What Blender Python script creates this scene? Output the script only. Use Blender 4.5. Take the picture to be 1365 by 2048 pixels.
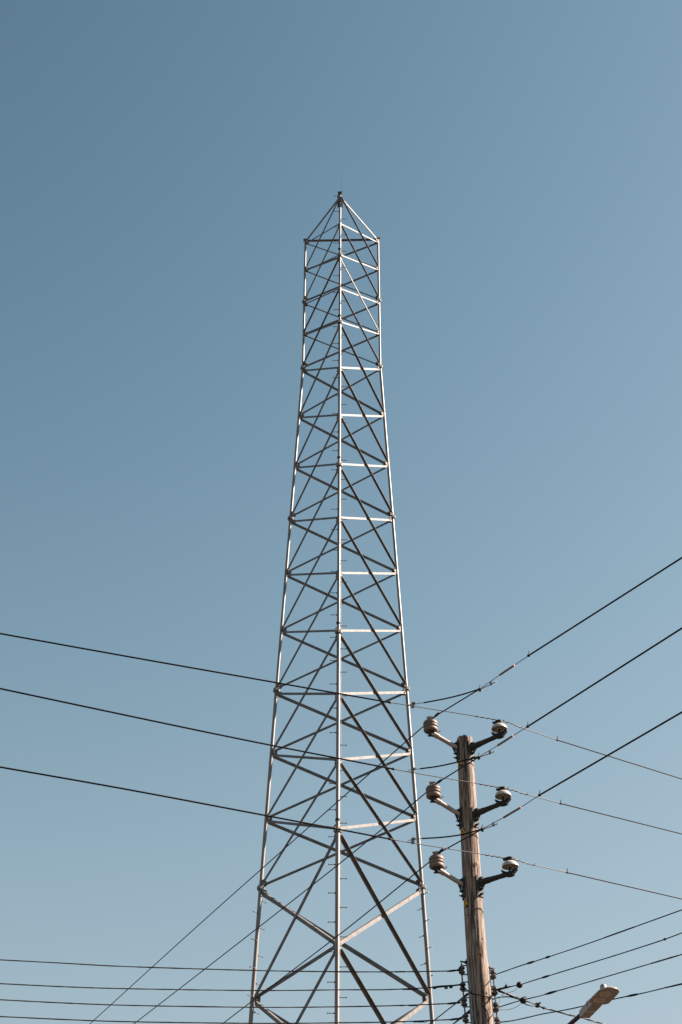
import bpy, bmesh, math, random
from math import sin, cos, tan, pi, radians, sqrt, atan2
from mathutils import Vector as V, Matrix, noise

rnd = random.Random(7)
for o in list(bpy.data.objects): bpy.data.objects.remove(o)
SC = bpy.context.scene
COL = SC.collection

# ---------------------------------------------------------------- camera
EYE = 1.6
F, PITCH, ROLL = 3169.86, 0.6112, -0.0014
cd = bpy.data.cameras.new('camera'); cam = bpy.data.objects.new('camera', cd); COL.objects.link(cam)
cd.sensor_fit = 'VERTICAL'; cd.sensor_height = 24; cd.sensor_width = 16
cd.lens = F / 2048 * 24
cd.clip_start = .1; cd.clip_end = 5000
cam.matrix_world = Matrix.Translation((0, 0, EYE)) @ Matrix.Rotation(pi/2 + PITCH, 4, 'X') @ Matrix.Rotation(-ROLL, 4, 'Z')
SC.camera = cam

# ---------------------------------------------------------------- sky, sun, exposure
SUN_EL, SUN_AZ = radians(36), radians(83)       # azimuth clockwise from +Y
SKY_G, SKY_K, SKY_M = 2.8, (.228, .130, .1165), (3.25, 3.75, 4.25)
w = bpy.data.worlds.new('World'); SC.world = w; w.use_nodes = True
nt = w.node_tree; bg = nt.nodes['Background']
sky = nt.nodes.new('ShaderNodeTexSky'); sky.sky_type = 'NISHITA'; sky.sun_disc = False
sky.sun_elevation = SUN_EL; sky.sun_rotation = SUN_AZ
sky.altitude = 200; sky.air_density = 1.5; sky.dust_density = 0.4; sky.ozone_density = 1.0
hs = nt.nodes.new('ShaderNodeHueSaturation'); hs.inputs['Saturation'].default_value = .80; hs.inputs['Hue'].default_value = .46
nt.links.new(sky.outputs[0], hs.inputs['Color']); gm = nt.nodes.new('ShaderNodeGamma'); gm.inputs[1].default_value = SKY_G      # contrast of the photograph's sky
nt.links.new(hs.outputs[0], gm.inputs[0])
def vm(op, a, b):
    n = nt.nodes.new('ShaderNodeVectorMath'); n.operation = op; nt.links.new(a, n.inputs[0])
    if isinstance(b, tuple): n.inputs[1].default_value = b
    else: nt.links.new(b, n.inputs[1])
    return n.outputs[0]
sc_ = vm('MULTIPLY', gm.outputs[0], SKY_K)
roll = vm('DIVIDE', sc_, vm('ADD', vm('DIVIDE', sc_, SKY_M), (1, 1, 1)))          # soft shoulder: no burnt glow round the sun
nt.links.new(roll, bg.inputs[0])
bg.inputs[1].default_value = .05
sl = bpy.data.lights.new('sun', 'SUN'); so = bpy.data.objects.new('sun', sl); COL.objects.link(so)
sl.energy = 4.5; sl.angle = radians(.5); sl.color = (1, .85, .73)
sdir = V((sin(SUN_AZ)*cos(SUN_EL), cos(SUN_AZ)*cos(SUN_EL), sin(SUN_EL)))
so.rotation_euler = sdir.to_track_quat('Z', 'Y').to_euler(); so.location = (20, 5, 40)
SC.view_settings.view_transform = 'Standard'; SC.view_settings.look = 'None'
SC.view_settings.exposure = 2.0; SC.view_settings.gamma = 1

# ---------------------------------------------------------------- pixel <-> place
def ray(px, py):
    u = (px - 682.5)/F; v = (1024 - py)/F
    c, s = cos(-ROLL), sin(-ROLL)
    u, v = c*u - s*v, s*u + c*v
    c, s = cos(PITCH), sin(PITCH)
    return V((u, c - s*v, s + c*v))
EY = V((0, 0, EYE))
def at(px, py, Y):
    d = ray(px, py); return EY + d*(Y/d.y)
def atz(px, py, z):
    d = ray(px, py); return EY + d*((z - EYE)/d.z)
def onplane(px, py, A, B):
    """point on the upright plane through A and B seen at that pixel"""
    h = V((B.x - A.x, B.y - A.y, 0)); n = V((-h.y, h.x, 0)); d = ray(px, py)
    return EY + d*((A - EY).dot(n)/d.dot(n))

# ---------------------------------------------------------------- materials
def mat(name, col, rough=.6, metal=0, var=.0, scale=4, bump=0, stretch=(1,1,1), col2=None, detail=6, spec=.3):
    m = bpy.data.materials.new(name); m.use_nodes = True; t = m.node_tree; b = t.nodes['Principled BSDF']
    b.inputs['Roughness'].default_value = rough; b.inputs['Metallic'].default_value = metal
    b.inputs['Specular IOR Level'].default_value = spec
    tc = t.nodes.new('ShaderNodeTexCoord'); mp = t.nodes.new('ShaderNodeMapping')
    mp.inputs['Scale'].default_value = stretch
    t.links.new(tc.outputs['Object'], mp.inputs[0])
    n = t.nodes.new('ShaderNodeTexNoise'); n.inputs['Scale'].default_value = scale; n.inputs['Detail'].default_value = detail
    t.links.new(mp.outputs[0], n.inputs['Vector'])
    r = t.nodes.new('ShaderNodeValToRGB')
    c2 = col2 or tuple(c*(1 - var) for c in col)
    r.color_ramp.elements[0].position = .35; r.color_ramp.elements[1].position = .65
    r.color_ramp.elements[0].color = (*c2, 1); r.color_ramp.elements[1].color = (*col, 1)
    t.links.new(n.outputs[0], r.inputs[0]); t.links.new(r.outputs[0], b.inputs['Base Color'])
    if bump:
        bp = t.nodes.new('ShaderNodeBump'); bp.inputs['Strength'].default_value = bump; bp.inputs['Distance'].default_value = .01
        t.links.new(n.outputs[0], bp.inputs['Height']); t.links.new(bp.outputs[0], b.inputs['Normal'])
    return m
M = {}
M['steel'] = mat('galvanised_steel', (.160, .147, .139), .62, .1, .38, 5)
M['leg'] = mat('galvanised_pipe', (.215, .197, .185), .48, .25, .25, 3, stretch=(1,1,.4))
M['boltm'] = mat('bolt_steel', (.12, .115, .11), .45, .5, .3, 30)
M['black'] = mat('black_cable_jacket', (.006, .006, .007), .55, 0, .4, 10, spec=.15)
M['alu'] = mat('bare_aluminium_strand', (.21, .18, .165), .5, .3, .35, 60)
M['weath'] = mat('weathered_insulation', (.085, .066, .06), .9, 0, .65, 9, bump=.5)
M['dark'] = mat('dark_fitting', (.016, .014, .014), .6, .1, .4, 20)
M['fit'] = mat('cast_aluminium_fitting', (.30, .262, .24), .5, .3, .3, 40)
M['sleeve'] = mat('brown_sleeve', (.23, .145, .118), .6, .0, .25, 40)
M['spool'] = mat('dark_glazed_spool', (.075, .06, .055), .35, 0, .3, 20)
M['copper'] = mat('copper_end', (.5, .2, .06), .5, .3, .2, 40)
M['white'] = mat('white_porcelain', (.42, .39, .36), .35, 0, .08, 12)
M['greyp'] = mat('grey_brown_porcelain', (.20, .140, .114), .55, 0, .2, 14)
M['fibre'] = mat('fibreglass_bracket', (.34, .295, .27), .5, 0, .12, 8)
M['brk'] = mat('casting_grey_and_arm_shade', (.035, .032, .03), .55, .1, .3, 14)  # dark grey of the plates; on the right arms it is painted shade
M['white_strip'] = mat('pale_galvanised_channel', (.30, .30, .30), .5, .1, .4, 25)
M['yellow'] = mat('yellow_tag_paint', (.75, .42, .05), .5, 0, .15, 30)
M['tagdark'] = mat('tag_backing', (.05, .038, .03), .8, 0, .2, 30)
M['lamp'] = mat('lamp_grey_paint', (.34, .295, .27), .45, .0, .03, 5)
M['lampu'] = mat('lamp_paint_in_shade', (.30, .225, .195), .5, 0, .03, 7)  # browner copy of the lamp paint: shade and ground bounce put into colour
M['lens'] = mat('lamp_lens', (.55, .42, .32), .12, 0, .2, 20, spec=.9)
M['armb'] = mat('brown_pipe', (.045, .028, .025), .5, .1, .3, 10)
M['ink'] = mat('black_print', (.02, .02, .02), .6)
M['inkl'] = mat('pale_print', (.62, .52, .45), .6)
M['conc'] = mat('concrete', (.42, .40, .37), .9, 0, .2, 3, bump=.3)
M['cream'] = mat('cream_wire', (.5,.43,.38), .6)

def wood():
    m = bpy.data.materials.new('weathered_pole_wood'); m.use_nodes = True; t = m.node_tree; b = t.nodes['Principled BSDF']
    b.inputs['Roughness'].default_value = .88; b.inputs['Specular IOR Level'].default_value = .2
    N = t.nodes.new; L = t.links.new
    tc = N('ShaderNodeTexCoord')
    def nz(sc, st, det=8, rough=.6, dist=0):
        mp = N('ShaderNodeMapping'); mp.inputs['Scale'].default_value = st; L(tc.outputs['Object'], mp.inputs[0])
        n = N('ShaderNodeTexNoise'); n.inputs['Scale'].default_value = sc; n.inputs['Detail'].default_value = det
        n.inputs['Roughness'].default_value = rough; n.inputs['Distortion'].default_value = dist
        L(mp.outputs[0], n.inputs['Vector']); return n
    grain = nz(62, (1, 1, .05), 9, .68, .5)
    crack = nz(38, (1, 1, .04), 6, .55, .9)
    patch = nz(2.6, (1.6, 1.6, .6), 4)
    r1 = N('ShaderNodeValToRGB'); e = r1.color_ramp.elements
    e[0].position = .36; e[0].color = (.115, .082, .068, 1); e[1].position = .57; e[1].color = (.40, .318, .268, 1)
    L(grain.outputs[0], r1.inputs[0])
    r2 = N('ShaderNodeValToRGB'); e = r2.color_ramp.elements
    e[0].position = .41; e[0].color = (.08, .07, .07, 1); e[1].position = .465; e[1].color = (1, 1, 1, 1)
    L(crack.outputs[0], r2.inputs[0])
    mx = N('ShaderNodeMixRGB'); mx.blend_type = 'MULTIPLY'; mx.inputs[0].default_value = .8
    L(r1.outputs[0], mx.inputs[1]); L(r2.outputs[0], mx.inputs[2])
    r3 = N('ShaderNodeValToRGB'); e = r3.color_ramp.elements
    e[0].position = .35; e[0].color = (.62, .55, .50, 1); e[1].position = .62; e[1].color = (1, 1, 1, 1)
    L(patch.outputs[0], r3.inputs[0])
    m2 = N('ShaderNodeMixRGB'); m2.blend_type = 'MULTIPLY'; m2.inputs[0].default_value = .8
    L(mx.outputs[0], m2.inputs[1]); L(r3.outputs[0], m2.inputs[2]); L(m2.outputs[0], b.inputs['Base Color'])
    ad = N('ShaderNodeMath'); ad.operation = 'ADD'
    L(grain.outputs[0], ad.inputs[0]); L(r2.outputs[0], ad.inputs[1])
    bp = N('ShaderNodeBump'); bp.inputs['Strength'].default_value = .9; bp.inputs['Distance'].default_value = .010
    L(ad.outputs[0], bp.inputs['Height']); L(bp.outputs[0], b.inputs['Normal'])
    return m
M['wood'] = wood()
M['knot'] = mat('dark_knot', (.16, .09, .06), .9, 0, .5, 60)
M['hole'] = mat('bolt_hole', (.012, .01, .01), 1)
M['ground'] = mat('dry_ground', (.07, .06, .048), 1, 0, .35, .35, bump=.3, spec=0)

# ---------------------------------------------------------------- object helpers
def link(name, bm, m, parent=None, smooth=False, label=None, kind=None):
    me = bpy.data.meshes.new(name); bmesh.ops.recalc_face_normals(bm, faces=bm.faces) ; bm.to_mesh(me); bm.free()
    if smooth:
        for p in me.polygons: p.use_smooth = True
        try: me.set_sharp_from_angle(angle=radians(40))
        except Exception: pass
    o = bpy.data.objects.new(name, me); COL.objects.link(o)
    for x in (m if isinstance(m, (list, tuple)) else [m]): me.materials.append(M[x])
    if parent: o.parent = parent; o.matrix_parent_inverse = wm(parent).inverted()
    if label: o['label'] = label
    if kind: o['kind'] = kind
    return o
def wm(o):
    m = o.matrix_basis.copy()
    if o.parent: m = wm(o.parent) @ o.matrix_parent_inverse @ m
    return m
def thing(name, loc, label, cat, group=None):
    o = bpy.data.objects.new(name, None); COL.objects.link(o); o.location = loc
    o['label'] = label; o['category'] = cat
    if group: o['group'] = group
    return o
def frame(d):
    d = d.normalized(); a = V((0, 0, 1)) if abs(d.z) < .9 else V((1, 0, 0))
    x = d.cross(a).normalized(); return x, x.cross(d).normalized(), d
def tube(bm, pts, r, n=8, cap=True, twist=0):
    pts = [V(p) for p in pts]; rs = r if isinstance(r, (list, tuple)) else [r]*len(pts)
    rings = []; x = None
    for i, p in enumerate(pts):
        a = pts[max(i-1, 0)]; b = pts[min(i+1, len(pts)-1)]; d = (b - a).normalized()
        if x is None: x = frame(d)[0]
        x = (x - d*x.dot(d)).normalized(); y = d.cross(x)
        rings.append([bm.verts.new(p + (x*cos(2*pi*k/n) + y*sin(2*pi*k/n))*rs[i]) for k in range(n)])
    for a, b in zip(rings, rings[1:]):
        for k in range(n): bm.faces.new((a[k], a[(k+1) % n], b[(k+1) % n], b[k]))
    if cap: bm.faces.new(rings[0][::-1]); bm.faces.new(rings[-1])
def box(bm, c, sx, sy, sz, X=V((1,0,0)), Y=V((0,1,0)), Z=V((0,0,1)), bev=0):
    vs = [bm.verts.new(V(c) + X*sx*i/2 + Y*sy*j/2 + Z*sz*k/2) for i in (-1,1) for j in (-1,1) for k in (-1,1)]
    fs = [bm.faces.new([vs[q] for q in f]) for f in ((0,1,3,2),(4,6,7,5),(0,4,5,1),(2,3,7,6),(0,2,6,4),(1,5,7,3))]
    if bev:
        es = {e for f in fs for e in f.edges}
        bmesh.ops.bevel(bm, geom=list(es), offset=bev, segments=2, affect='EDGES')
def lathe(bm, prof, c, axis=V((0,0,1)), n=28):
    """prof: list of (height, radius)"""
    x, y, z = frame(axis); rings = []
    for h, r in prof:
        r = max(r, 1e-4)
        rings.append([bm.verts.new(V(c) + z*h + (x*cos(2*pi*k/n) + y*sin(2*pi*k/n))*r) for k in range(n)])
    for a, b in zip(rings, rings[1:]):
        for k in range(n): bm.faces.new((a[k], a[(k+1) % n], b[(k+1) % n], b[k]))
    bm.faces.new(rings[0][::-1]); bm.faces.new(rings[-1])
def NB(): return bmesh.new()
def lerp(a, b, t): return a + (b - a)*t
def dense(pts, step=.15):
    """Catmull-Rom resampling"""
    out = []; P = [V(p) for p in pts]; P = [P[0]*2 - P[1]] + P + [P[-1]*2 - P[-2]]
    for i in range(1, len(P)-2):
        a, b, c, d = P[i-1:i+3]; n = max(1, min(40, int((c-b).length/step)))
        for k in range(n):
            t = k/n; out.append(.5*((2*b) + (c-a)*t + (2*a-5*b+4*c-d)*t*t + (3*b-a-3*c+d)*t**3))
    out.append(P[-2]); return out

# ================================================================ SETTING
bm = NB(); bmesh.ops.create_grid(bm, x_segments=40, y_segments=40, size=2500)
g = link('ground', bm, 'ground'); g['kind'] = 'structure'

# ================================================================ LATTICE TOWER
TD, TX, PSI = 40.539, -.0079, -.0254
ZL = [41.0107, 39.49, 37.9662, 36.452, 34.9366]
for k in range(1, 10): ZL.append(34.9366 - k*6.1/3)
ZL += [13.5588, 10.5, 7.45, 4.4, 1.35, -1.45]
ZL = [z + EYE for z in ZL]
def twid(z):
    z -= EYE
    for (z0, w0), (z1, w1) in zip([(42, 2.622), (34.9366, 2.622), (28.8366, 3.2465), (22.7366, 3.871), (16.6366, 4.4623), (13.5588, 4.65), (-5, 6.4)], [(34.9366, 2.622), (28.8366, 3.2465), (22.7366, 3.871), (16.6366, 4.4623), (13.5588, 4.65), (-5, 6.4)]):
        if z >= z1: return w0 + (w1 - w0)*(z0 - z)/(z0 - z1)
ANG = {'L': 150, 'R': 30, 'F': 270}
def tp(leg, z):
    t = radians(ANG[leg]) + PSI; r = twid(z)/sqrt(3)
    return V((TX + r*cos(t), TD + r*sin(t), z))
def legr(z):
    z -= EYE
    return .037 if z > 34.9 else .0455 if z > 22.7 else .052 if z > 16.6 else .0575
tower = thing('lattice_tower', (TX, TD, 0), 'tall three-legged galvanised steel lattice tower with pointed top, behind the wires', 'tower')
SPL = [2, 4, 7, 10, 13]
legs = {}
for L in 'LRF':
    bm = NB(); zs = [ZL[0] - .05] + [ZL[k] for k in SPL] + [.35]
    
    for a, b in zip(zs, zs[1:]):
        r = legr((a+b)/2)
        tube(bm, [tp(L, a), tp(L, b)], r, 16)
    # seam ridge and bolted tabs make each pipe read as a real member
    o = link('leg', bm, 'leg', tower, smooth=True); legs[L] = o
def face_n(a, b):
    A, B = tp(a, 20), tp(b, 20); m = (A+B)/2 - V((TX, TD, 20)); m.z = 0
    return m.normalized()
def angle_bar(bm, p0, p1, n, b, out, upper, off, th=.007):
    d = (p1 - p0).normalized(); n = (n - d*n.dot(d)).normalized(); up = n.cross(d)
    if up.z < 0: up = -up
    p0 = p0 + n*off; p1 = p1 + n*off; Ln = (p1-p0).length; c = (p0+p1)/2
    box(bm, c, Ln, b, th, d, up, n)
    s = 1 if upper else -1; q = 1 if out else -1
    b2 = b*.78; box(bm, c + up*s*(b/2 - th/2) + n*q*(b2/2 + th/2), Ln, th, b2, d, up, n)
FACES = [('L', 'F'), ('F', 'R'), ('L', 'R')]
def barsize(k): return .048 if k < 4 else .064 if k < 10 else .074 if k < 13 else .098
def gap(k): return .15 if k in SPL else (.06 if k < 4 else .085)
def clip(p0, p1, g):
    d = (p1-p0).normalized(); return p0 + d*g, p1 - d*g
brace_count = 0; rest = NB()
for k in range(len(ZL)-1):
    b = barsize(k)
    for (A, B) in FACES:
        n = face_n(A, B)
        for (s, e) in ((A, B), (B, A)):
            if k == len(ZL)-2: e_z = ZL[k+1] + .4
            else: e_z = ZL[k+1] + (.05 if k+1 in SPL else .015)
            s_z = ZL[k] - gap(k)*.75 - (.16 if k == 0 else 0)
            p0, p1 = clip(tp(s, s_z), tp(e, e_z), .075 if k >= 4 else .06)
            if 'F' in (A, B):
                steep = (s == 'F')
                fat = ('R' in (A, B)) != (k in (2,)) if k != 3 else True
                out, upper, off = ((True, True, .012) if fat else (False, True, .012)) if steep else (False, True, -.012)
            else:
                out, upper, off = (True, False, .012) if (s == 'L') == (k >= 4) else (True, True, -.012)
            if k < 15:
                bm = NB(); angle_bar(bm, p0, p1, n, b, out, upper, off)
                link('brace', bm, 'steel', tower)
            else: angle_bar(rest, p0, p1, n, b, out, upper, off)
link('brace', rest, 'steel', tower, kind='stuff')
for (A, B) in FACES:                                    # top ring beams
    bm = NB(); p0, p1 = clip(tp(A, ZL[0]-.10), tp(B, ZL[0]-.10), .06)
    if 'F' in (A, B): p0.z -= .10 if A == 'F' else 0; p1.z -= .10 if B == 'F' else 0
    angle_bar(bm, p0, p1, face_n(A, B), .062, False, True, 0)
    link('top_beam', bm, 'steel', tower)
# splice flanges, gusset plates
for L in 'LRF':
    for k in SPL:
        c = tp(L, ZL[k]); r = legr(ZL[k] - .3); bm = NB(); R = r + (.042 if k < 5 else .052)
        lathe(bm, [(-.045, R), (-.006, R), (-.006, R-.006), (.0, R-.006), (.0, R), (.036, R)], c, n=8)
        for q in range(4):
            a = pi/4 + q*pi/2; d = V((cos(a), sin(a), 0))*(R - .02)
            tube(bm, [c + d + V((0,0,-.075)), c + d + V((0,0,.07))], .014, 6)
        link('flange', bm, 'leg', legs[L])
    c = tp(L, ZL[0] - .07)
    bm = NB(); box(bm, c + V((0, 0, .03)), .15, .15, .022, bev=.003)
    if L == 'F':
        for q in range(4):
            a = pi/4+q*pi/2; d = V((cos(a), sin(a), 0))*.07
            tube(bm, [c + d + V((0,0,-.07)), c + d + V((0,0,.05))], .014, 6)
        lathe(bm, [(-.05, .075), (-.03, .075)], c, n=12)
    link('cap_plate', bm, 'boltm' if L == 'F' else 'leg', legs[L])
    for k in range(0, 15):
        for (A, B) in FACES:
            if L not in (A, B): continue
            n = face_n(A, B); O = B if L == A else A
            d = (tp(O, ZL[k]) - tp(L, ZL[k])).normalized()
            wd = .09 if k < 4 else .12; ht = .16 + (2*gap(k) if k in SPL else .05)
            rr = legr(ZL[k])
            bm = NB(); ch = .035
            z0 = ZL[k] - (.16 if k == 0 else 0); cc = V((tp(L, ZL[k]).x, tp(L, ZL[k]).y, z0))
            segs = [(0, ht)] if k not in SPL else [(.13, ht*.38), (-.13, ht*.38)]
            for dz, hh in segs:
                cz = cc + V((0, 0, dz))
                pts = [(rr*.7, -hh/2), (rr+wd*.6, -hh/2), (rr+wd, -hh/2+ch), (rr+wd, hh/2-ch), (rr+wd*.6, hh/2), (rr*.7, hh/2)]
                fr = [bm.verts.new(cz + d*x + V((0,0,z)) + n*.004) for x, z in pts]; bk = [bm.verts.new(cz + d*x + V((0,0,z)) - n*.004) for x, z in pts]
                bm.faces.new(fr); bm.faces.new(bk[::-1])
                for i in range(6): bm.faces.new((fr[i], fr[(i+1) % 6], bk[(i+1) % 6], bk[i]))
                for q in (-1, 1):
                    bc = cz + d*(rr + wd*.7) + V((0, 0, q*hh*.25))
                    tube(bm, [bc - n*.035, bc + n*.035], .013, 6)
            link('gusset_plate', bm, 'steel', legs[L])
# step bolts
def step_bolt(bm, c, d, r):
    a = c + d*r; tube(bm, [a, a + d*.17], .009, 6); tube(bm, [a + d*.164, a + d*.182], .018, 6); tube(bm, [a - d*.004, a + d*.024], .022, 6)
sb0 = {}
lowb = {L: NB() for L in 'LRF'}
for L, ztop, dirs in (('F', ZL[0]-.17, (V((-1,0,0)), V((1,0,0)))), ('R', ZL[13]-.22, (V((.65,-.76,0)), V((-.65,.76,0)))), ('L', ZL[13]-.35, (V((.65,.76,0)), V((-.65,-.76,0))))):
    z = ztop; i = 0; zvis = 13.2 if L == 'F' else 14.1
    while z > 3:
        d = dirs[i % 2]; c = tp(L, z); r = legr(z) - .003
        if z > zvis:
            bm = NB(); step_bolt(bm, c, d, r); link('step_bolt', bm, 'boltm', legs[L])
        else: step_bolt(lowb[L], c, d, r)
        z -= .381; i += 1
    link('step_bolt', lowb[L], 'boltm', legs[L], kind='stuff')
# clamps under the apex, small dark clamps above each front splice
top = tp('F', ZL[0] - .07)
for dz, r in ((-.62, .075), (-.52, .07), (-.40, .085)):
    bm = NB(); c = top + V((0, 0, dz)); lathe(bm, [(-.02, r*.8), (.02, r*.8)], c, n=12)
    for sx in (-1, 1):
        tube(bm, [c + V((sx*r, -.05, 0)), c + V((sx*r, .05, 0))], .022, 6)
        box(bm, c + V((sx*r*.9, 0, 0)), .03, .09, .04)
    link('clamp', bm, 'boltm', tower)
bm = NB(); box(bm, top + V((.03, -.045, -.3)), .1, .012, .24); box(bm, top + V((-.055, -.03, -.26)), .09, .012, .3)
for q in range(3): tube(bm, [top + V((.045, -.07, -.22-q*.08)), top + V((.045, -.03, -.22-q*.08))], .014, 6)
link('apex_plate', bm, 'steel', tower)
for k in SPL:
    bm = NB(); c = tp('F', ZL[k] + .29); lathe(bm, [(-.03, legr(c.z)+.012), (.03, legr(c.z)+.012)], c, n=12)
    box(bm, c + V((-.04, -.02, 0)), .05, .05, .05); link('clamp', bm, 'dark', tower)
bm = NB(); p = top + V((.045, 0, -.05)); tube(bm, [p, p + V((0,0,.16))], .014, 8); tube(bm, [p + V((0,0,.15)), p + V((.035, 0, 1.08))], [.0085, .005], 6)
link('lightning_rod', bm, 'boltm', tower)
bm = NB()
pts = []
for z in [ZL[7] - i*.3 for i in range(74)]:
    pts.append(tp('F', max(z, .3)) + V((.075 + .02*noise.noise(V((0, 0, z*.6))), .02, 0)))
tube(bm, pts, .0035, 5); link('earthing_wire', bm, 'alu', tower)
for L in 'LRF':
    c = tp(L, 0); bm = NB(); lathe(bm, [(-.3, .45), (.28, .45), (.3, .43)], V((c.x, c.y, 0)), n=24)
    box(bm, V((c.x, c.y, .33)), .5, .5, .04); link('footing', bm, 'conc', tower, smooth=True)

# ================================================================ WOODEN POLE
PY = 19.0
ctrs = [(1470, 929.2), (1560, 934), (1640, 937.9), (1730, 942.7), (1820, 947.9), (1870, 951.2), (1920, 955.0), (1975, 960.6), (2048, 966.3)]
ptop = at(930, 1470, PY - .11).z
axis = sorted([(at(x, y, PY).z, at(x, y, PY).x) for y, x in ctrs])
x_low = axis[0][1]
def pc(z):
    if z >= axis[-1][0]: return V((axis[-1][1], PY, z))
    if z <= axis[0][0]: return V((x_low + (axis[0][0]-z)*.012, PY, z))
    for (a, b), (c, d) in zip(axis, axis[1:]):
        if a <= z <= c: return V((lerp(b, d, (z-a)/(c-a)), PY, z))
def pr(z): return .1055 + (ptop - z)*.0066
pole = thing('utility_pole', (pc(0).x, PY, 0), 'weathered round wooden utility pole with three pairs of insulator brackets', 'utility pole')
bm = NB(); n = 64; zz = []; z = -.2
while z < ptop: zz.append(z); z += .12 if z > 6 else .4
zz.append(ptop)
rings = []
for i, z in enumerate(zz):
    c = pc(max(z, 0)); c.z = z; rg = []
    for k in range(n):
        a = 2*pi*k/n
        r = pr(z)*(1 + .016*noise.noise(V((cos(a)*1.5, sin(a)*1.5, z*.7))) ) + .0035*noise.noise(V((cos(a)*14, sin(a)*14, z*.35))) + .0025*noise.noise(V((cos(a)*30, sin(a)*30, z*.6)))
        p = c + V((cos(a)*r, sin(a)*r, 0))
        if i == len(zz)-1: p.z += .02*max(-.6, noise.noise(V((cos(a)*5, sin(a)*5, 3)))) + rnd.uniform(-.022, .014)
        rg.append(bm.verts.new(p))
    rings.append(rg)
for a, b in zip(rings, rings[1:]):
    for k in range(n): bm.faces.new((a[k], a[(k+1) % n], b[(k+1) % n], b[k]))
inner = []
for k in range(n):
    v = rings[-1][k].co; c = pc(ptop); inner.append(bm.verts.new(V((lerp(v.x, c.x, .25), lerp(v.y, c.y, .25), v.z - .02 - .02*rnd.random()))))
for k in range(n): bm.faces.new((rings[-1][k], rings[-1][(k+1) % n], inner[(k+1) % n], inner[k]))
bm.faces.new(inner)
link('pole_shaft', bm, 'wood', pole, smooth=True)

def surf(z, azd, off=0):
    """point on the pole surface; azimuth in degrees, 0 facing the camera, + to the right"""
    a = radians(azd); r = pr(z) + off; c = pc(z)
    return c + V((sin(a)*r, -cos(a)*r, 0)), V((sin(a), -cos(a), 0))
# knots and bolt holes
for (px, py, rr) in ((959.5, 1912, .026), (949.5, 1857, .012), (951.5, 1729, .022), (965.5, 1877.5, .008), (973.8, 1987, .010), (924.5, 1585, .008), (935, 1829, .009), (946.5, 1569, .007), (935, 1829+6, .006)):
    P_ = at(px, py, PY-.1); dx = P_.x - pc(P_.z).x; r = pr(P_.z); az = math.degrees(math.asin(max(-.95, min(.95, dx/r))))
    s, nn = surf(P_.z, az, -.004); bm = NB(); x, y, zz_ = frame(nn)
    up = V((0,0,1)); sd = nn.cross(up)
    vs = [bm.verts.new(s + nn*(.0075 - .004*0) + sd*cos(t*pi/7)*rr*.8 + up*sin(t*pi/7)*rr*1.3) for t in range(14)]
    cv = bm.verts.new(s + nn*.006)
    for t in range(14): bm.faces.new((vs[t], vs[(t+1) % 14], cv))
    bs = [bm.verts.new(v.co - nn*.02) for v in vs]
    for t in range(14): bm.faces.new((vs[t], bs[t], bs[(t+1) % 14], vs[(t+1) % 14]))
    link('knot' if rr > .015 else 'bolt_hole', bm, 'knot' if rr > .015 else 'hole', pole)

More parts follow.
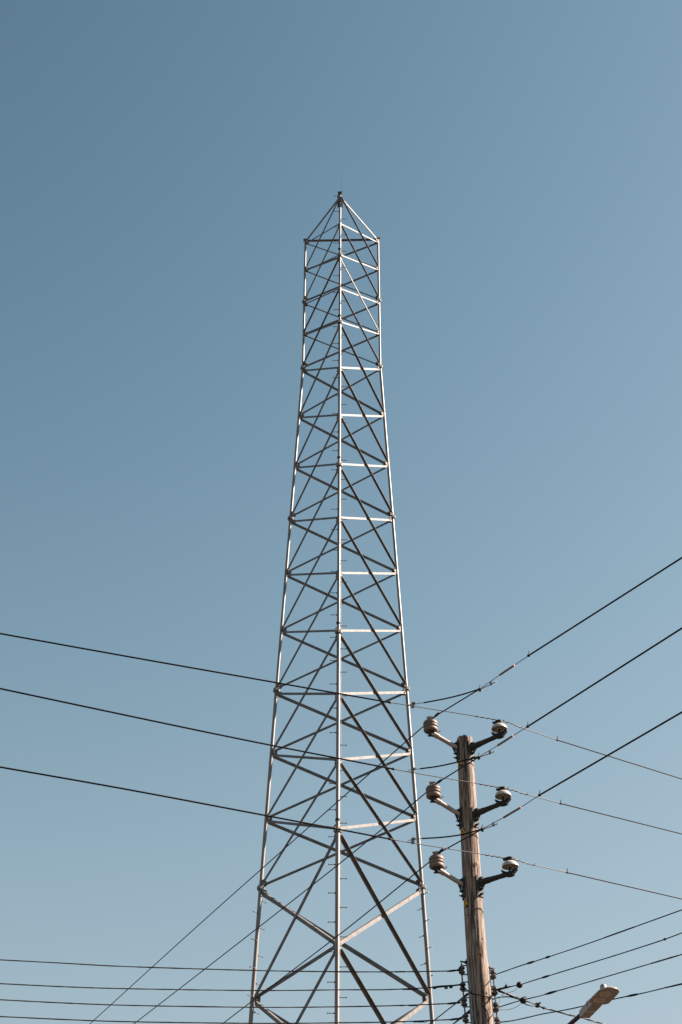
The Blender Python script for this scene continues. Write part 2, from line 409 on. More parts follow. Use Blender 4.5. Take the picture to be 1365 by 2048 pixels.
# insulator brackets ------------------------------------------------
def ear(bm, c, ax, w, t=.02):
    lathe(bm, [(-t/2, w), (t/2, w)], c, ax, 14)
def bracket(side, root_px, tip_px, ins_px, saddle_az, tall, label):
    sg = -1 if side == 'left' else 1
    rootY = PY - (.03 if sg < 0 else .085)
    tipY = PY - (.20 if sg < 0 else .25)
    R0 = at(*root_px, rootY); T = at(*tip_px, tipY)
    az = -78 if sg < 0 else 48
    s, nn = surf(R0.z, az, .006)
    z0 = R0.z
    tang = nn.cross(V((0,0,1)))
    br = NB()
    arm_d = (T - s); 
    steps = [(0, .043), (.06, .041), (.30, .040), (.34, .036), (.70, .030), (.73, .033), (1, .029)] if sg > 0 else [(0, .036), (.05, .030), (.78, .030), (.79, .037), (1, .037)]
    tube(br, [s + arm_d*t for t, r in steps], [r for t, r in steps], 16)
    arm = link('standoff_bracket', br, 'fibre' if sg < 0 else 'brk', pole, smooth=True, label=label)  # right arm has its shade put into the colour, left stays pale
    # mounting plate with bent web
    bm = NB()
    for j in range(7):
        a = (j-3)*8; s0, n0 = surf(z0 - .05, az + a, .008); 
        box(bm, s0, .02, .012, .27, n0.cross(V((0,0,1))), n0, V((0,0,1)))
    w0 = s + nn*.02
    vs = [w0 + V((0,0,-.11)), w0 + V((0,0,-.02)), w0 + arm_d*.16 + V((0,0,-.01))]
    f1 = [bm.verts.new(v + tang*.012) for v in vs]; f2 = [bm.verts.new(v - tang*.012) for v in vs]
    bm.faces.new(f1); bm.faces.new(f2[::-1])
    for i in range(3): bm.faces.new((f1[i], f1[(i+1) % 3], f2[(i+1) % 3], f2[i]))
    link('mounting_plate', bm, 'brk', arm)
    for dz in (.06, -.09, -.15):
        s1, n1 = surf(z0 + dz, az, .012); bm = NB()
        tube(bm, [s1, s1 + n1*.02], .017, 6); tube(bm, [s1, s1 + n1*.045], .008, 6); link('bolt', bm, 'dark', arm)
    # saddle
    bm = NB(); sa = radians(saddle_az); ax = V((cos(sa), sin(sa), 0)); ay = V((-sin(sa), cos(sa), 0)); top_ = T + V((0, 0, .035))
    lathe(bm, [(-.035, .026), (-.02, .030), (.02, .030)], T, n=14)
    pts = [(-.098, .040), (-.090, .056), (-.035, .022), (.030, .022), (.098, .058), (.110, .046), (.060, -.006), (.028, -.036), (-.028, -.036), (-.058, -.004)]
    f1 = [bm.verts.new(T + ax*x + V((0,0,z)) + ay*.030) for x, z in pts]; f2 = [bm.verts.new(T + ax*x + V((0,0,z)) - ay*.030) for x, z in pts]
    bm.faces.new(f1); bm.faces.new(f2[::-1])
    for i in range(10): bm.faces.new((f1[i], f1[(i+1) % 10], f2[(i+1) % 10], f2[i]))
    e0 = T + V((sg*.045*(1), -.03, -.035)) if sg > 0 else T + V((-.05, -.02, -.045))
    ear(bm, e0, V((0, -.3, 1)), .022, .014); tube(bm, [T, e0], .016, 8)
    link('saddle', bm, 'dark' if sg > 0 else 'brk', arm)
    # insulator
    C = at(*ins_px, tipY); bm = NB()
    if sg < 0:
        prof = [(.02, .012), (.02, .040), (.0, .046), (-.006, .070), (.0, .086), (.012, .094), (.03, .096), (.046, .091), (.053, .083), (.060, .094), (.068, .098), (.088, .094), (.095, .085), (.100, .096), (.110, .099), (.128, .094), (.150, .078), (.160, .05), (.165, .032), (.185, .032), (.19, .02)]
        lathe(bm, prof, C, n=32); ins = link('insulator', bm, 'greyp', arm, smooth=True, label='grey brown ribbed insulator')
        bm = NB(); c = C + V((0, 0, .20)); box(bm, c, .07, .045, .035, bev=.006); tube(bm, [c + V((-.03,0,-.02)), c + V((-.04, 0, .02))], .012, 8); tube(bm, [c + V((.035,0,-.02)), c + V((.05, -.01, .0))], .012, 8)
        link('wire_clamp', bm, 'fit', ins)
    else:
        prof = [(0.004, .096), (0, .103), (.004, .106), (.018, .105), (.040, .095), (.060, .076), (.074, .050), (.080, .036), (.092, .034), (.098, .047), (.112, .050), (.122, .045), (.126, .02)]
        und = [(.03, .001), (.03, .022), (-.004, .024), (-.004, .034), (.036, .038), (.040, .058), (.010, .062), (.010, .072), (.042, .078), (.030, .090), (.004, .096)]
        lathe(bm, und + prof[1:], C, n=36); ins = link('insulator', bm, 'white', arm, smooth=True, label='white bell shaped porcelain insulator')
        bm = NB(); tube(bm, [T + V((0,0,-.02)), C + V((0,0,.02))], .013, 8); link('pin', bm, 'dark', ins)
        bm = NB(); c = C + V((0, 0, .09)); lathe(bm, [(-.012, .048), (-.006, .054), (.022, .056), (.034, .050), (.042, .02)], c, n=20); box(bm, c + V((-.05, .0, .01)), .07, .035, .025, bev=.004)
        link('tie_cap', bm, 'dark', ins)
    return C
CL = []; CR = []
for (r, t, i, lab) in (((911.5, 1495), (866, 1467), (862, 1463), 'top left pale arm on the pole'), ((918.5, 1629), (871, 1599), (867.5, 1595), 'middle left pale arm on the pole'), ((926, 1769), (878.5, 1740), (874, 1736), 'lowest left pale arm on the pole')):
    CL.append(bracket('left', r, t, i, 25, 0, lab))
for (r, t, i, lab) in (((946.6, 1494), (998.5, 1471), (999.2, 1459), 'top right arm on the pole, painted in a shaded tone'), ((954, 1627), (1006, 1606), (1006.8, 1593.5), 'middle right arm on the pole, painted in a shaded tone'), ((961, 1765), (1019, 1747.5), (1021, 1734.3), 'lowest right arm on the pole, painted in a shaded tone')):
    CR.append(bracket('right', r, t, i, -20, 0, lab))

# number tags --------------------------------------------------------
def tag_glyph(px, py, kind):
    P_ = at(px, py, PY-.05); z = P_.z; az = math.degrees(math.asin(max(-.93, (P_.x - pc(z).x)/pr(z))))
    def q(u, v, off=.012): 
        s, n_ = surf(z + v, az + math.degrees(u/pr(z)), off); return s
    bm = NB()
    W, H = .031, .041
    for j in range(6):
        a, b = -W + j*W/3, -W + (j+1)*W/3
        vs = [bm.verts.new(q(a, -H, .009)), bm.verts.new(q(b, -H, .009)), bm.verts.new(q(b, H, .009)), bm.verts.new(q(a, H, .009))]; bm.faces.new(vs)
        vs2 = [bm.verts.new(q(a, -H, .005)), bm.verts.new(q(b, -H, .005)), bm.verts.new(q(b, H, .005)), bm.verts.new(q(a, H, .005))]; bm.faces.new(vs2[::-1])
    t = link('number_tag', bm, 'tagdark', pole)
    bm = NB()
    paths = {0: [[(-.026, -.038), (-.024, .012), (-.008, .034), (.012, .034), (.026, .012), (.026, -.02)], [(.002, -.012), (.004, .014)]],
             1: [[(-.026, -.040), (-.016, .026), (0, .036), (.014, .026), (.030, -.034)], [(.004, -.03), (.002, -.008)]],
             2: [[(-.018, -.040), (-.026, .0), (-.018, .028), (0, .036), (.014, .026), (.026, -.024)], [(0, -.03), (-.004, .012), (.014, -.004)]]}[kind]
    for p in paths: tube(bm, dense([q(u, v) for u, v in p], .008), .0062, 6)
    link('tag_mark', bm, 'yellow', t)
tag_glyph(921.5, 1529, 0); tag_glyph(926.5, 1666, 1); tag_glyph(932.8, 1809, 2)

# secondary racks ----------------------------------------------------
def rack(sgn, px_list, Y, ch_az, name_lab):
    pts = [at(x, y, Y) for x, y in px_list]
    bm = NB()
    z0, z1 = pts[-1].z - .55, pts[0].z + .14
    for j in range(12):
        z = lerp(z0, z1, (j+.5)/12); s, n_ = surf(z, ch_az, .014); hh = (z1-z0)/12
        if sgn < 0: box(bm, s, .036, .022, hh*.997, n_.cross(V((0,0,1))), n_)
        else: box(bm, s, .03, .022, hh*.997, n_.cross(V((0,0,1))), n_)
        if True:
            box(bm, s + n_*.0125, .010, .004, hh*.35, n_.cross(V((0,0,1))), n_)
    rk = link('secondary_rack', bm, 'white_strip', pole, label=name_lab)
    bm = NB(); tube(bm, [pts[0] + V((0,0,.085))] + pts + [pts[-1] + V((pts[-1].x-pts[-2].x, 0, -.2))], .0095, 8); link('rod', bm, 'boltm', rk)
    for i, p in enumerate(pts + [pts[-1] + V((pts[-1].x-pts[-2].x, 0, -.2))]):
        for dz in (.055, -.055):
            s, n_ = surf(p.z + dz, ch_az, .01); bm = NB(); e = V((p.x, p.y, p.z + dz)); ex = (e - s).normalized()
            tube(bm, [s, e + ex*.015], .0075, 6); link('clevis', bm, 'boltm', rk)
        bm = NB(); prof = [(-.043, .012), (-.043, .030), (-.036, .038), (-.018, .039), (-.009, .026), (.009, .026), (.018, .039), (.034, .038), (.043, .028), (.043, .012)]
        lathe(bm, prof, p, n=20); link('spool_insulator', bm, 'spool', rk, smooth=True)
    for dz in (.09,):
        s, n_ = surf(z1 - .05, ch_az, .02); bm = NB(); tube(bm, [s, s + n_*.09], .011, 8); tube(bm, [s, s + n_*.025], .022, 6); link('bolt', bm, 'dark', rk)
    return pts
SL = rack(-1, [(924, 1940.5), (925.9, 1973.5), (928.8, 2005), (931.5, 2036.5)], PY - .04, -67, 'rack of four spool insulators on the left side of the pole')
SR = rack(1, [(986.8, 1949.5), (989.8, 1982), (992.5, 2015), (995.4, 2045)], PY + .06, 118, 'rack of four spool insulators on the right side of the pole')
bm = NB(); pl = [(965.5, 2009.6), (969.5, 2015), (974, 2023), (976.5, 2034), (977, 2048), (977.5, 2075)]
q = []
for x, y in pl:
    P_ = at(x, y, PY-.12); az = math.degrees(math.asin(min(.95, (P_.x - pc(P_.z).x)/pr(P_.z)))); q.append(surf(P_.z, az, .012)[0])
zz0 = q[-1].z; azl = az
for k in range(1, 12): q.append(surf(lerp(zz0, .1, k/11), azl, .012)[0])
tube(bm, dense(q), .007, 8); link('ground_lead', bm, 'black', pole)

# ================================================================ CONDUCTORS
def wire_part(name, pts, r, m, parent, n=8, lab=None, rough=0):
    bm = NB()
    if rough:
        P = [V(p) for p in pts]; R_ = r if isinstance(r, (list, tuple)) else [r]*len(P)
        rs = [q_*(1 + rough*noise.noise(V((p.x*9, p.y*9, p.z*9+3))) + (.5*rough if rnd.random() > .93 else 0)) for p, q_ in zip(P, R_)]
        tube(bm, P, rs, n)
    else: tube(bm, pts, r, n)
    return link(name, bm, m, parent, smooth=True, label=lab)
def extend(pts, m0, m1):
    pts = list(pts)
    if m0: d = (pts[0]-pts[1]).normalized(); pts.insert(0, pts[0] + d*m0)
    if m1: d = (pts[-1]-pts[-2]).normalized(); pts.append(pts[-1] + d*m1)
    return pts
def collar(bm, c, d, r=.022, t=.03, spike=True):
    x, y, z = frame(d); lathe(bm, [(-t/2, r*.6), (-t*.2, r), (t/2, r*.85)], c, d, 10)
    if spike: tube(bm, [c, c + V((0, 0, .055)) + d.normalized()*.008], .005, 5)
def dirof(a, b): return (b - a).normalized()

def along(pl, I, s, dist):
    i0 = min(range(len(pl)), key=lambda i: (pl[i]-I).length); i = i0; left = dist
    while 0 <= i + s < len(pl):
        L_ = (pl[i+s]-pl[i]).length
        if L_ >= left: return pl[i] + (pl[i+s]-pl[i])*(left/max(L_, 1e-6))
        left -= L_; i += s
    return pl[i]
# set A: left -> right-hand insulators
A_px = [dict(l=[(0,1267),(250,1312),(500,1356)], c0=(780,1405), m=[(825,1412)], ins=(1000,1441), m2=[(1045,1456)], c1=(1115,1480), r=[(1365,1558)]),
        dict(l=[(0,1377),(250,1430),(500,1482)], c0=(787,1538), m=[(830,1546)], ins=(1008,1576.5), m2=[(1050,1588)], c1=(1122,1607), r=[(1365,1668)]),
        dict(l=[(0,1534),(250,1578),(500,1625)], c0=(780,1678), m=[(825,1686)], ins=(1021,1718), m2=[(1060,1728)], c1=(1135,1745), r=[(1365,1798)])]
pos = ['top', 'middle', 'lowest']
JB = []
for i, a in enumerate(A_px):
    I = at(*a['ins'], CR[i].y + .02); z = I.z
    P0 = atz(*a['l'][0], z); P1 = atz(*a['r'][-1], z)
    lo = [onplane(*p, P0, I) for p in a['l']]; C0 = onplane(*a['c0'], P0, I); m0 = [onplane(*p, P0, I) for p in a['m']]
    C1 = onplane(*a['c1'], I, P1); m1 = [onplane(*p, I, P1) for p in a['m2']]; ro = [onplane(*p, I, P1) for p in a['r']]
    t = thing('power_line', I, 'black line crossing left to right, %s of the three on the white insulators' % ('highest' if i == 0 else pos[i]), 'power line', 'power lines through the white insulators')
    Lp = extend(lo + [C0], 14, 0); Lp = [Lp[0]] + dense(Lp[1:], .4)
    wire_part('covered_wire', Lp, .0108, 'black', t)
    wire_part('covered_wire', extend([C1] + ro, 0, 14), .0080, 'black', t)
    bare = dense([C0] + m0 + [I] + m1 + [C1], .06)
    wire_part('bare_wire', bare, .0058, 'alu', t)
    # helical tie
    hel = []; dL = 0
    zone = [p for p in bare]
    bm = NB()
    for s in (-1, 1):
        base = I; tgt = (m0[-1] if s < 0 else m1[0]); d = dirof(I, tgt); Lh = .30 if s < 0 else .32; hp = []
        x, y, _ = frame(d)
        for k in range(61):
            tt = .05 + (Lh)*k/60; 
            c = along(bare, I, s, tt)
            ph = k/60*2*pi*4.0; hp.append(c + (x*cos(ph) + y*sin(ph))*.0088)
        tube(bm, hp, .0042, 5)
        tube(bm, [hp[-1], hp[-1] + V((0,0,.018))], .0035, 5)
    tube(bm, dense([I + V((-.05,-.01,0)), I + V((-.062, -.03, -.03)), I + V((-.03, -.05, -.04)), I + V((.03, -.05, -.03)), I + V((.06, -.02, 0))], .02), .0045, 5)
    link('tie_wire', bm, 'dark', t)
    for c, d in ((C0, dirof(C0, lo[-1])), (C1, dirof(C1, ro[-1]))):
        bm = NB(); collar(bm, c, d, .017 if c is C0 else .015, .035, c is C1); link('end_collar', bm, 'dark', t)
    JB.append(at(826, (1408.5, 1539.5, 1679.5)[i], m0[0].y - .01))
# set B: upper right -> left-hand insulators -> far lower left
B_px = [dict(far=[(1365,1115)], c=(1058,1311), s=((1027,1332),(1000,1350)), y=(960,1378), k=(872,1431.5), ins=(862,1440), b=[(847,1453),(700,1582),(400,1848),(180,2048)]),
        dict(far=[(1365,1256)], c=(1056,1453), s=((1024,1473),(996,1491)), y=(958,1514), k=(877,1564.5), ins=(868,1571), b=[(853,1585),(700,1711),(480,1884),(268,2048)]),
        dict(far=[(1365,1424)], c=(1080,1590), s=((1040,1616),(1008,1635)), y=(965,1658), k=(879,1705.5), ins=(874,1711), b=[(859,1724),(700,1853),(560,1960),(445,2048)])]
for i, a in enumerate(B_px):
    I = at(*a['ins'], CL[i].y + .02); z = I.z
    Pn = atz(*a['far'][0], z); Pf = atz(*a['b'][-1], z)
    f = lambda p: onplane(*p, I, Pn)
    FP, C, S0, S1, Yp, K = f(a['far'][0]), f(a['c']), f(a['s'][0]), f(a['s'][1]), f(a['y']), f(a['k'])
    t = thing('power_line', I, 'black line from upper right to lower left, %s of three on grey insulators' % ('highest' if i == 0 else pos[i]), 'power line', 'power lines through the grey insulators')
    wire_part('covered_wire', extend([C, FP], 0, 12), .0103, 'black', t)
    wire_part('bare_wire', [C, S0, S1, Yp], .0048, 'alu', t)
    d = dirof(S1, S0)
    wire_part('sleeve', [S1 - d*.004, S1, S0, S0 + d*.002], [.009, .013, .013, .010], 'sleeve', t)
    wire_part('sleeve', [S0, S0 + d*.025], .011, 'copper', t, lab='orange copper end')
    wire_part('covered_wire', [Yp, K, I], .0082, 'black', t)
    wire_part('line_clamp', [K - dirof(I, K)*.03, K, K + dirof(I, K)*.05, K + dirof(I, K)*.09], [.012, .017, .016, .010], 'dark', t)
    bp = [onplane(*p, I, Pf) for p in a['b']]
    wire_part('covered_wire', [I] + bp[:1] + dense(bp, .8)[1:] + [bp[-1] + dirof(bp[-2], bp[-1])*14], .0078, 'black', t)
    bm = NB(); collar(bm, C, d, .019, .04); link('end_collar', bm, 'dark', t)
    bm = NB(); collar(bm, Yp, d, .022, .045); box(bm, Yp + V((0, 0, -.01)), .03, .03, .04); link('line_clamp', bm, 'dark', t)
    # jumper clamped on, sagging over to the crossing line
    G = JB[i]
    H = f((a['y'][0] + 22, a['y'][1] - (13 if i == 0 else 11)))
    jp = {0: [(925,1389),(890,1397.5),(848,1405.5)], 1: [(925,1522),(880,1532),(841,1537.5)], 2: [(925,1669),(885,1674.5),(845,1677)]}[i]
    mid = [at(*p, lerp(Yp.y, G.y, q_)) for p, q_ in zip(jp, (.26, .52, .85))]
    j = thing('jumper_cable', Yp, 'short black jumper cable linking the %s crossing pair of power lines beside the pole' % ('highest' if i == 0 else pos[i]), 'cable', 'jumper cables between the crossing lines')
    path = dense([Yp] + mid, .05)
    wire_part('covered_wire', path, .0095, 'black', j)
    tail = G + dirof(mid[-1], G)*.06
    wire_part('bare_wire', [mid[-1], G, tail], .0042, 'alu', j)
    bm = NB(); low = G + V((0, 0, -.04)); box(bm, G + V((0,0,-.022)), .042, .04, .062, bev=.008); box(bm, G + V((.008, -.01, .008)), .05, .05, .018, bev=.004); link('clamp', bm, 'fit', j)
    bm = NB(); 
    box(bm, H + V((0,0,-.012)), .028, .03, .05, bev=.006); tube(bm, [Yp + V((0, 0, -.006)), H + V((0,0,-.028)), H + (H-Yp)*.45 + V((0,0,-.03))], .0055, 6); link('clamp', bm, 'fit', j)

# secondaries to the left
L_px = [[(0,1919.6),(130,1926.5),(260,1933.3),(515,1941),(680,1943.5),(800,1943.6),(901,1942)], [(0,1967.2),(130,1973.5),(260,1977.5),(515,1981),(680,1979.6),(772,1979.3),(866,1975)],
        [(0,1999.4),(130,2006),(260,2010.7),(515,2014.6),(680,2013.5),(800,2011),(901,2007)], [(0,2033),(130,2039),(260,2043.4),(515,2046.7),(680,2045.5),(800,2043.5),(905,2039)]]
ordn = ['uppermost', 'second', 'third', 'lowest']
for i, px in enumerate(L_px):
    S = SL[i] + V((-.03, -.01, 0)); P0 = atz(*px[0], S.z + .01)
    pts = [onplane(*p, P0, S) for p in px]
    t = thing('service_wire', S, 'weathered brown wire running level to the left spool rack, %s of four' % ordn[i], 'wire', 'low voltage wires to the left')
    full = dense(pts, .07); full.insert(0, full[0] + dirof(full[1], full[0])*14)
    wire_part('wire', full, .0073, 'weath', t, rough=.28)
    e = pts[-1]; d = dirof(e, S)
    if i != 1:
        wire_part('wire', [e, S], .0075, 'black', t)
        wire_part('dead_end_sleeve', [e - d*.04, e, e + d*.06, e + d*.075, e + d*.09, e + d*.11, e + d*.12], [.008, .013, .013, .008, .015, .015, .008], 'dark', t)
    else:
        wire_part('covered_wire', dense([e, e + d*.12 + V((0,0,.01)), e + d*.25 + V((0,0,.014)), S + V((0,0,.02)), S + V((.04, -.04, -.02))], .03), .0125, 'black', t, rough=.25)
        for q_, sz in ((.02, .016), (.16, .022), (.22, .014)):
            c = e + d*q_; bm = NB(); lathe(bm, [(-.02, sz*.7), (0, sz), (.02, sz*.8)], c + V((0,0,-.006)), d, 8); link('connector', bm, 'dark', t)
        for q_ in (-.005, .155):
            bm = NB(); c = e + d*q_ + V((0,-.012,-.02 if q_ > 0 else 0)); box(bm, c, .022, .02, .018, bev=.004); link('connector', bm, 'fit', t)
    # frayed tape lumps near the tower's right leg
    for (x0, wd) in (((800, 20),), ((812, 12), (755+70, 20)), ((804, 6), (826, 18)), ((808, 8), (838, 22)))[i]:
        y0 = px[-2][1] - (0 if i != 1 else .6); pa = onplane(x0 - wd/2, y0, P0, S); pb = onplane(x0 + wd/2, y0 - .2, P0, S); bm = NB()
        pp = [lerp(pa, pb, q_/9) for q_ in range(10)]; tube(bm, pp, [.008 + .006*abs(noise.noise(V((q_*1.3+i*7, x0, 0)))) for q_ in range(10)], 7); link('tape_lump', bm, 'dark', t)

# secondaries to the right
R_px = [[(1040,1932),(1080,1919.5),(1167,1890.6),(1265,1855.5),(1365,1819.5)], [(1020,1973.5),(1040,1969.5),(1080,1957),(1163,1931.7),(1240,1908),(1326,1880),(1365,1865.5)],
        [(1040,2001.5),(1080,1992),(1105,1984.5),(1143,1974),(1250,1942.5),(1365,1908.7)], [(1025,2041.5),(1060,2034),(1085,2028),(1120,2022),(1157,2014.5),(1206,2003),(1258,1992),(1290,1985.5),(1365,1967)]]
tri_c = None
for i, px in enumerate(R_px):
    S = SR[i] + V((.03, -.01, 0)); P1 = atz(*px[-1], S.z - .005); pts = [S] + [onplane(*p, S, P1) for p in px]
    t = thing('service_wire', S, 'dark wire rising from the right spool rack to the right edge, %s of four' % ordn[i], 'wire', 'low voltage wires to the right')
    full = dense(pts, .08); full.append(full[-1] + dirof(full[-2], full[-1])*12)
    wire_part('wire', full, .0064 if i != 3 else .0068, 'black', t, rough=.18)
    sp = {0: [(1062, 16), (1096, 10), (1240, 60)], 1: [(1006, 34), (1092, 16), (1330, 5)], 2: [(1103, 24), (1330, 55)], 3: [(1266, 24), (1350, 40)]}[i]
    for x0, wd in sp:
        def yy(x):
            for (xa, ya), (xb, yb) in zip([(988, (1950,1980.5,2013,2045.5)[i])] + px, px):
                if xa <= x <= xb: return ya + (yb-ya)*(x-xa)/(xb-xa)
            return px[-1][1]
        pa = onplane(x0-wd/2, yy(x0-wd/2), S, P1); pb = onplane(x0+wd/2, yy(x0+wd/2), S, P1); fat = .0145 if wd < 40 else .0085
        pp = [lerp(pa, pb, k/7) for k in range(8)]
        wire_part('splice_sleeve', pp, [fat*(.55 + .45*sin(pi*k/7)) if wd < 40 else fat for k in range(8)], 'dark', t, rough=.15)
    if i == 1:
        c = onplane(1039.5, 1969.8, S, P1); bm = NB()
        lathe(bm, [(-.037, .012), (-.03, .026), (-.015, .036), (0, .039), (.016, .036), (.03, .025), (.036, .01)], c, dirof(S, P1), 14); link('connector_ball', bm, 'dark', t, smooth=True)
        c = onplane(1013, 1973, S, P1); bm = NB(); lathe(bm, [(-.02, .012), (0, .023), (.02, .014)], c, dirof(S, P1), 8); tube(bm, [c, c + V((0, 0, .035))], .006, 5); link('connector', bm, 'dark', t)
        G = [c + V((.03,0,-.03)), at(1030, 1981, c.y), at(1015, 1986.5, c.y)]
        wire_part('tail_wire', dense([onplane(1034, 1976, S, P1)] + G[1:2] + G[2:], .03), .0022, 'dark', t)

# triplex drop from the right rack toward lower right
S = SR[1] + V((.04, -.03, -.01)); zt = S.z - .12
Bl = at(1047, 2001, S.y + .10)
E1 = at(1215, 2050, S.y + .95)
seq = [(1075,2010.5), (1088,2016), (1100,2019), (1143,2031), (1165,2035.5), (1185,2042), (1215,2050)]
t = thing('service_drop', S, 'thick black twisted cable sloping down to the right behind the street lamp', 'cable')
wire_part('covered_wire', dense([S, at(1010, 1985.5, S.y), at(1022, 1991, S.y + .05), Bl], .04), .0145, 'black', t, rough=.3)
s0, s1 = at(1003, 1981, S.y-.03), at(1012, 1985.3, S.y-.03); wire_part('bare_glare_strip', [s0, s1], .0055, 'cream', t)  # pale strips: bare aluminium with its glare painted into the colour
s0, s1 = at(1016, 1986.8, S.y), at(1031, 1993.4, S.y+.02); wire_part('bare_glare_strip', [s0, s1], .0055, 'cream', t)
bm = NB(); d = dirof(S, Bl); lathe(bm, [(-.04, .014), (-.03, .03), (-.01, .040), (.015, .040), (.032, .026), (.04, .012)], Bl, d, 12); tube(bm, [Bl + V((0,0,.03)), Bl + V((.02, 0, .05)), Bl + V((.04, 0, .03))], .007, 6); link('connector_ball', bm, 'dark', t, smooth=True)
P = [onplane(*p, Bl, E1) for p in seq]
wire_part('covered_wire', dense([Bl, at(1060, 2004.5, Bl.y), P[0]], .04), .0068, 'black', t)
wire_part('covered_wire', dense([Bl, at(1052, 2009, Bl.y), at(1063, 2011.8, Bl.y+.02), P[0]], .04), .0068, 'black', t)
bm = NB(); lathe(bm, [(-.035, .015), (-.01, .032), (.015, .030), (.035, .012)], P[0], dirof(P[0], P[1]), 8); link('connector', bm, 'dark', t)
bm = NB(); box(bm, P[0] + V((.03, -.02, .02)), .03, .02, .02, bev=.004); link('connector', bm, 'fit', t)
bm = NB(); lathe(bm, [(-.02, .01), (0, .019), (.02, .01)], P[1], dirof(P[1], P[2]), 8); link('connector', bm, 'dark', t)
path = dense(P, .03); d0 = dirof(P[-2], P[-1])
while (path[-1] - P[-1]).length < 10: path.append(path[-1] + d0*(.03 if (path[-1]-P[-1]).length < 1 else .3))
for ph, m_, r_ in ((0, 'alu', .0042), (2.1, 'black', .0055), (4.2, 'black', .0055)):
    hp = []
    L_ = 0
    for k, p in enumerate(path):
        if k: L_ += (path[k]-path[k-1]).length
        dd = dirof(path[max(0, k-1)], path[min(len(path)-1, k+1)]); x, y, _ = frame(dd); a = ph + L_*2*pi/.16
        hp.append(p + (x*cos(a) + y*sin(a))*.0062)
    wire_part('twisted_strand', hp, r_, m_, t, n=6)
# loop in front of the pole and the cable from behind it
t = thing('loop_cable', SL[1], 'black cable looping across the front of the pole between the two spool racks', 'cable')
def nearpole(px, py, off):
    P_ = at(px, py, PY-.12); az = math.degrees(math.asin(max(-.97, min(.97, (P_.x - pc(P_.z).x)/(pr(P_.z)+off))))); return surf(P_.z, az, off)[0]
lp = [SL[1] + V((0, -.04, 0)), at(935, 1980.5, PY-.1), nearpole(944.5, 1986.8, .03), nearpole(952, 1990, .03), nearpole(961, 1992.2, .03), nearpole(970, 1993.8, .02), nearpole(977, 1993.5, .02), at(984.4, 1991, PY-.02), SR[1] + V((.0, .0, -.02))]
wire_part('covered_wire', dense(lp, .02), .0065, 'black', t)
t = thing('curved_cable', SR[2], 'black cable arching out from behind the pole to the round connector', 'cable')
wire_part('covered_wire', dense([nearpole(980, 2001, .0) + V((0, .1, 0)), at(984, 1999.5, PY+.08), at(994, 1996, PY+.08), at(1005, 1994, PY+.08), at(1020, 1993.8, PY+.08), at(1035, 1997.5, PY+.09), Bl], .03), .0072, 'black', t)
t = thing('cream_lead', SR[2], 'thin cream wire curling down from the cable to the third right spool', 'wire')
wire_part('wire', dense([at(1014.5, 1985.5, S.y-.02), at(1006, 1989, S.y-.02), at(1003, 1994.5, S.y-.02), at(1001, 2002, S.y-.02), at(996, 2010, S.y-.02)], .02), .0042, 'cream', t)
t = thing('thin_lead', SR[2], 'hair thin dark wire sagging below the round connector', 'wire')
wire_part('wire', dense([SR[2] + V((.03, 0, -.02)), at(1013, 2020, Bl.y), at(1027, 2016.5, Bl.y), at(1037, 2012, Bl.y), at(1044, 2005, Bl.y)], .03), .0026, 'dark', t)
# two drops to the lower left
for i, (a, b, lab) in enumerate((((935.5, 1988.5), (861, 2047), 'upper'), ((941.5, 2021), (907, 2048), 'lower'))):
    A_ = at(*a, PY-.02); D_ = atz(*b, A_.z - .12)
    t = thing('service_drop', A_, 'thin black drop wire from the left rack toward the bottom edge, %s of two' % lab, 'cable', 'drop wires at the left rack')
    d = dirof(A_, D_)
    wire_part('wire', [A_, D_, D_ + d*14], .0066, 'black', t)
    wire_part('wedge_clamp', [A_, A_ + d*.06, A_ + d*.16, A_ + d*.3], [.016, .015, .011, .007], 'dark', t)
    s, n_ = surf(A_.z + .02, -60, 0); wire_part('hook', [s, A_], .012, 'dark', t)

# ================================================================ STREET LAMP
rear = at(1168, 2026, 17.45); front = at(1221, 1971, 16.72)
ax = dirof(rear, front); side = ax.cross(V((0,0,1))).normalized(); upv = side.cross(ax).normalized()   # side = right when looking along the head
Ln = (front-rear).length
sz_ = 5.6
base_az = 75; mz = rear.z - .55
sp, sn = surf(mz, base_az, .01)
lamp = thing('street_lamp', sp, 'grey street lamp with flat oval head on a dark curved arm, right of the pole', 'street lamp')
hd = V((rear.x - sp.x, rear.y - sp.y, 0))
bm = NB()
ap = [sp + sn*.02, sp + hd*.14 + V((0,0,.16)), sp + hd*.45 + V((0,0,.33)), sp + hd*.8 + V((0, 0, .48)), rear + ax*.10 - upv*.0]
tube(bm, dense(ap, .05), .024, 14); arm = link('arm', bm, 'armb', lamp, smooth=True)
bm = NB()
for j in range(5):
    s0, n0 = surf(mz, base_az + (j-2)*10, .01); box(bm, s0, .025, .014, .22, n0.cross(V((0,0,1))), n0)
link('arm_plate', bm, 'boltm', arm)
def hp_(a, s_, u): return rear + ax*a + side*s_ + upv*u
# housing box
bm = NB()
wb = .054; secs = [(0, wb, -.055, .025), (.05, wb, -.058, .032), (.30, wb+.006, -.055, .035), (.42, wb+.008, -.045, .0)]
rr = []
for a, wd, lo, hi in secs:
    rr.append([bm.verts.new(hp_(a, sx*wd, u)) for sx, u in ((-1, lo), (1, lo), (1, hi-.012), (.8, hi), (-.8, hi), (-1, hi-.012))])
for a, b in zip(rr, rr[1:]):
    for k in range(6): bm.faces.new((a[k], a[(k+1) % 6], b[(k+1) % 6], b[k]))
bm.faces.new(rr[0][::-1]); bm.faces.new(rr[-1])
for f in bm.faces: f.material_index = 0
bm.normal_update()
hous = link('housing', bm, ['lamp', 'lampu'], lamp)
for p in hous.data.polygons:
    if p.normal.dot(upv) < -.7: p.material_index = 1  # downward faces of the housing take the painted shade tone
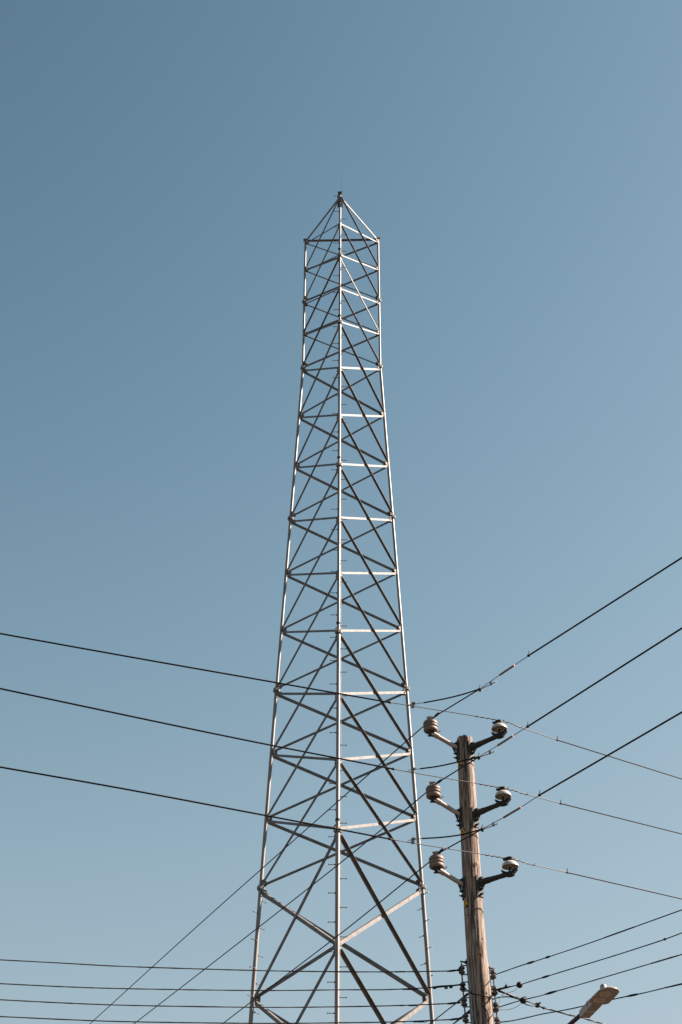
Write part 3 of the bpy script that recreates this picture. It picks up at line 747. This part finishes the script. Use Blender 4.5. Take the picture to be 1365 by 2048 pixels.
# flat head: rounded outline, wide in front
def outline(inset=0):
    pts = []
    hw = .118 - inset
    a0, a1 = .37 + inset, Ln + .045 - inset
    P = [(a0, -.062 + inset*.3), (a0, .062 - inset*.3)]
    out = [(a0, -.070), (a0 + .010, -.088), (a0 + .035, -hw*.985), (a0 + .08, -hw), (a1 - .16, -hw)]
    for k in range(1, 12):
        t_ = -pi/2 + pi*k/12; out.append((a1 - .15 + .15*cos(t_)**.8, hw*sin(t_)))
    out += [(a1 - .16, hw), (a0 + .08, hw), (a0 + .035, hw*.985), (a0 + .010, .088), (a0, .070)]
    out = [(p, q_ - .004) for p, q_ in out]
    return out
bm = NB(); layers = []
for ins, u in ((.006, -.050), (0, -.046), (0, -.036), (.006, -.029), (.045, -.008), (.075, .0)):
    layers.append([bm.verts.new(hp_(a, s_, u)) for a, s_ in outline(ins)])
for a, b in zip(layers, layers[1:]):
    m_ = len(a)
    for k in range(m_): bm.faces.new((a[k], a[(k+1) % m_], b[(k+1) % m_], b[k]))
bm.faces.new(layers[0][::-1]); bm.faces.new(layers[-1])
head = link('lamp_head', bm, ['lamp', 'lampu'], lamp, smooth=True)
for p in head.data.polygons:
    if p.normal.dot(upv) < -.7: p.material_index = 1  # underside of the head: shade painted by the browner tone
for (a_, s_) in ((Ln - .27, .022), (Ln - .11, .022)):
    bm = NB(); c = hp_(a_, s_, -.050)
    lathe(bm, [(-.002, .064), (.006, .062), (.006, .052), (.002, .048)], c, -upv, 20); 
    for q_ in range(6):
        aa = q_*pi/3; cc = c + (ax*cos(aa) + side*sin(aa))*.030 - upv*.004; lathe(bm, [(-.002, .013), (.004, .013), (.009, .005)], cc, -upv, 10)
    lathe(bm, [(-.002, .014), (.006, .012), (.010, .004)], c - upv*.002, -upv, 10)
    link('lens', bm, 'lens', head, smooth=True)
bm = NB(); c = hp_(Ln*.88, .040, -.010); lathe(bm, [(-.02, .036), (.035, .036), (.05, .028), (.054, .01)], c, upv, 20); link('photocell', bm, 'fit', head, smooth=True)
bm = NB()
for a_ in (.02, .12, .22):
    box(bm, hp_(a_, -wb - .004, -.04), .03, .012, .02, ax, side, upv)
box(bm, hp_(.33, .02, -.058), .012, .012, .006, ax, side, upv); link('latch', bm, 'lampu', hous)
def text(body, size, org, X, Y, m_, parent, name):
    cu = bpy.data.curves.new(name, 'FONT'); cu.body = body; cu.size = size; cu.extrude = .0008; cu.offset = .0025; cu.align_x = 'CENTER'; cu.align_y = 'CENTER'
    tmp = bpy.data.objects.new(name, cu); COL.objects.link(tmp); dg = bpy.context.evaluated_depsgraph_get()
    me = bpy.data.meshes.new_from_object(tmp.evaluated_get(dg)); bpy.data.objects.remove(tmp)
    Z = X.cross(Y); mt = Matrix(((X.x, Y.x, Z.x, org.x), (X.y, Y.y, Z.y, org.y), (X.z, Y.z, Z.z, org.z), (0,0,0,1)))
    bm = NB(); bm.from_mesh(me); bm.transform(mt); link(name, bm, m_, parent)
text('1', .085, hp_(.25, wb + .0075, -.006), ax, upv, 'ink', hous, 'printed_number')
text('N/8', .07, hp_(.19, 0, -.0595), (-side*.85 + ax*.15).normalized(), (ax*.85 + side*.15).normalized(), 'inkl', hous, 'printed_marking')

# ================================================================ render
SC.render.engine = 'CYCLES'
SC.render.film_transparent = False
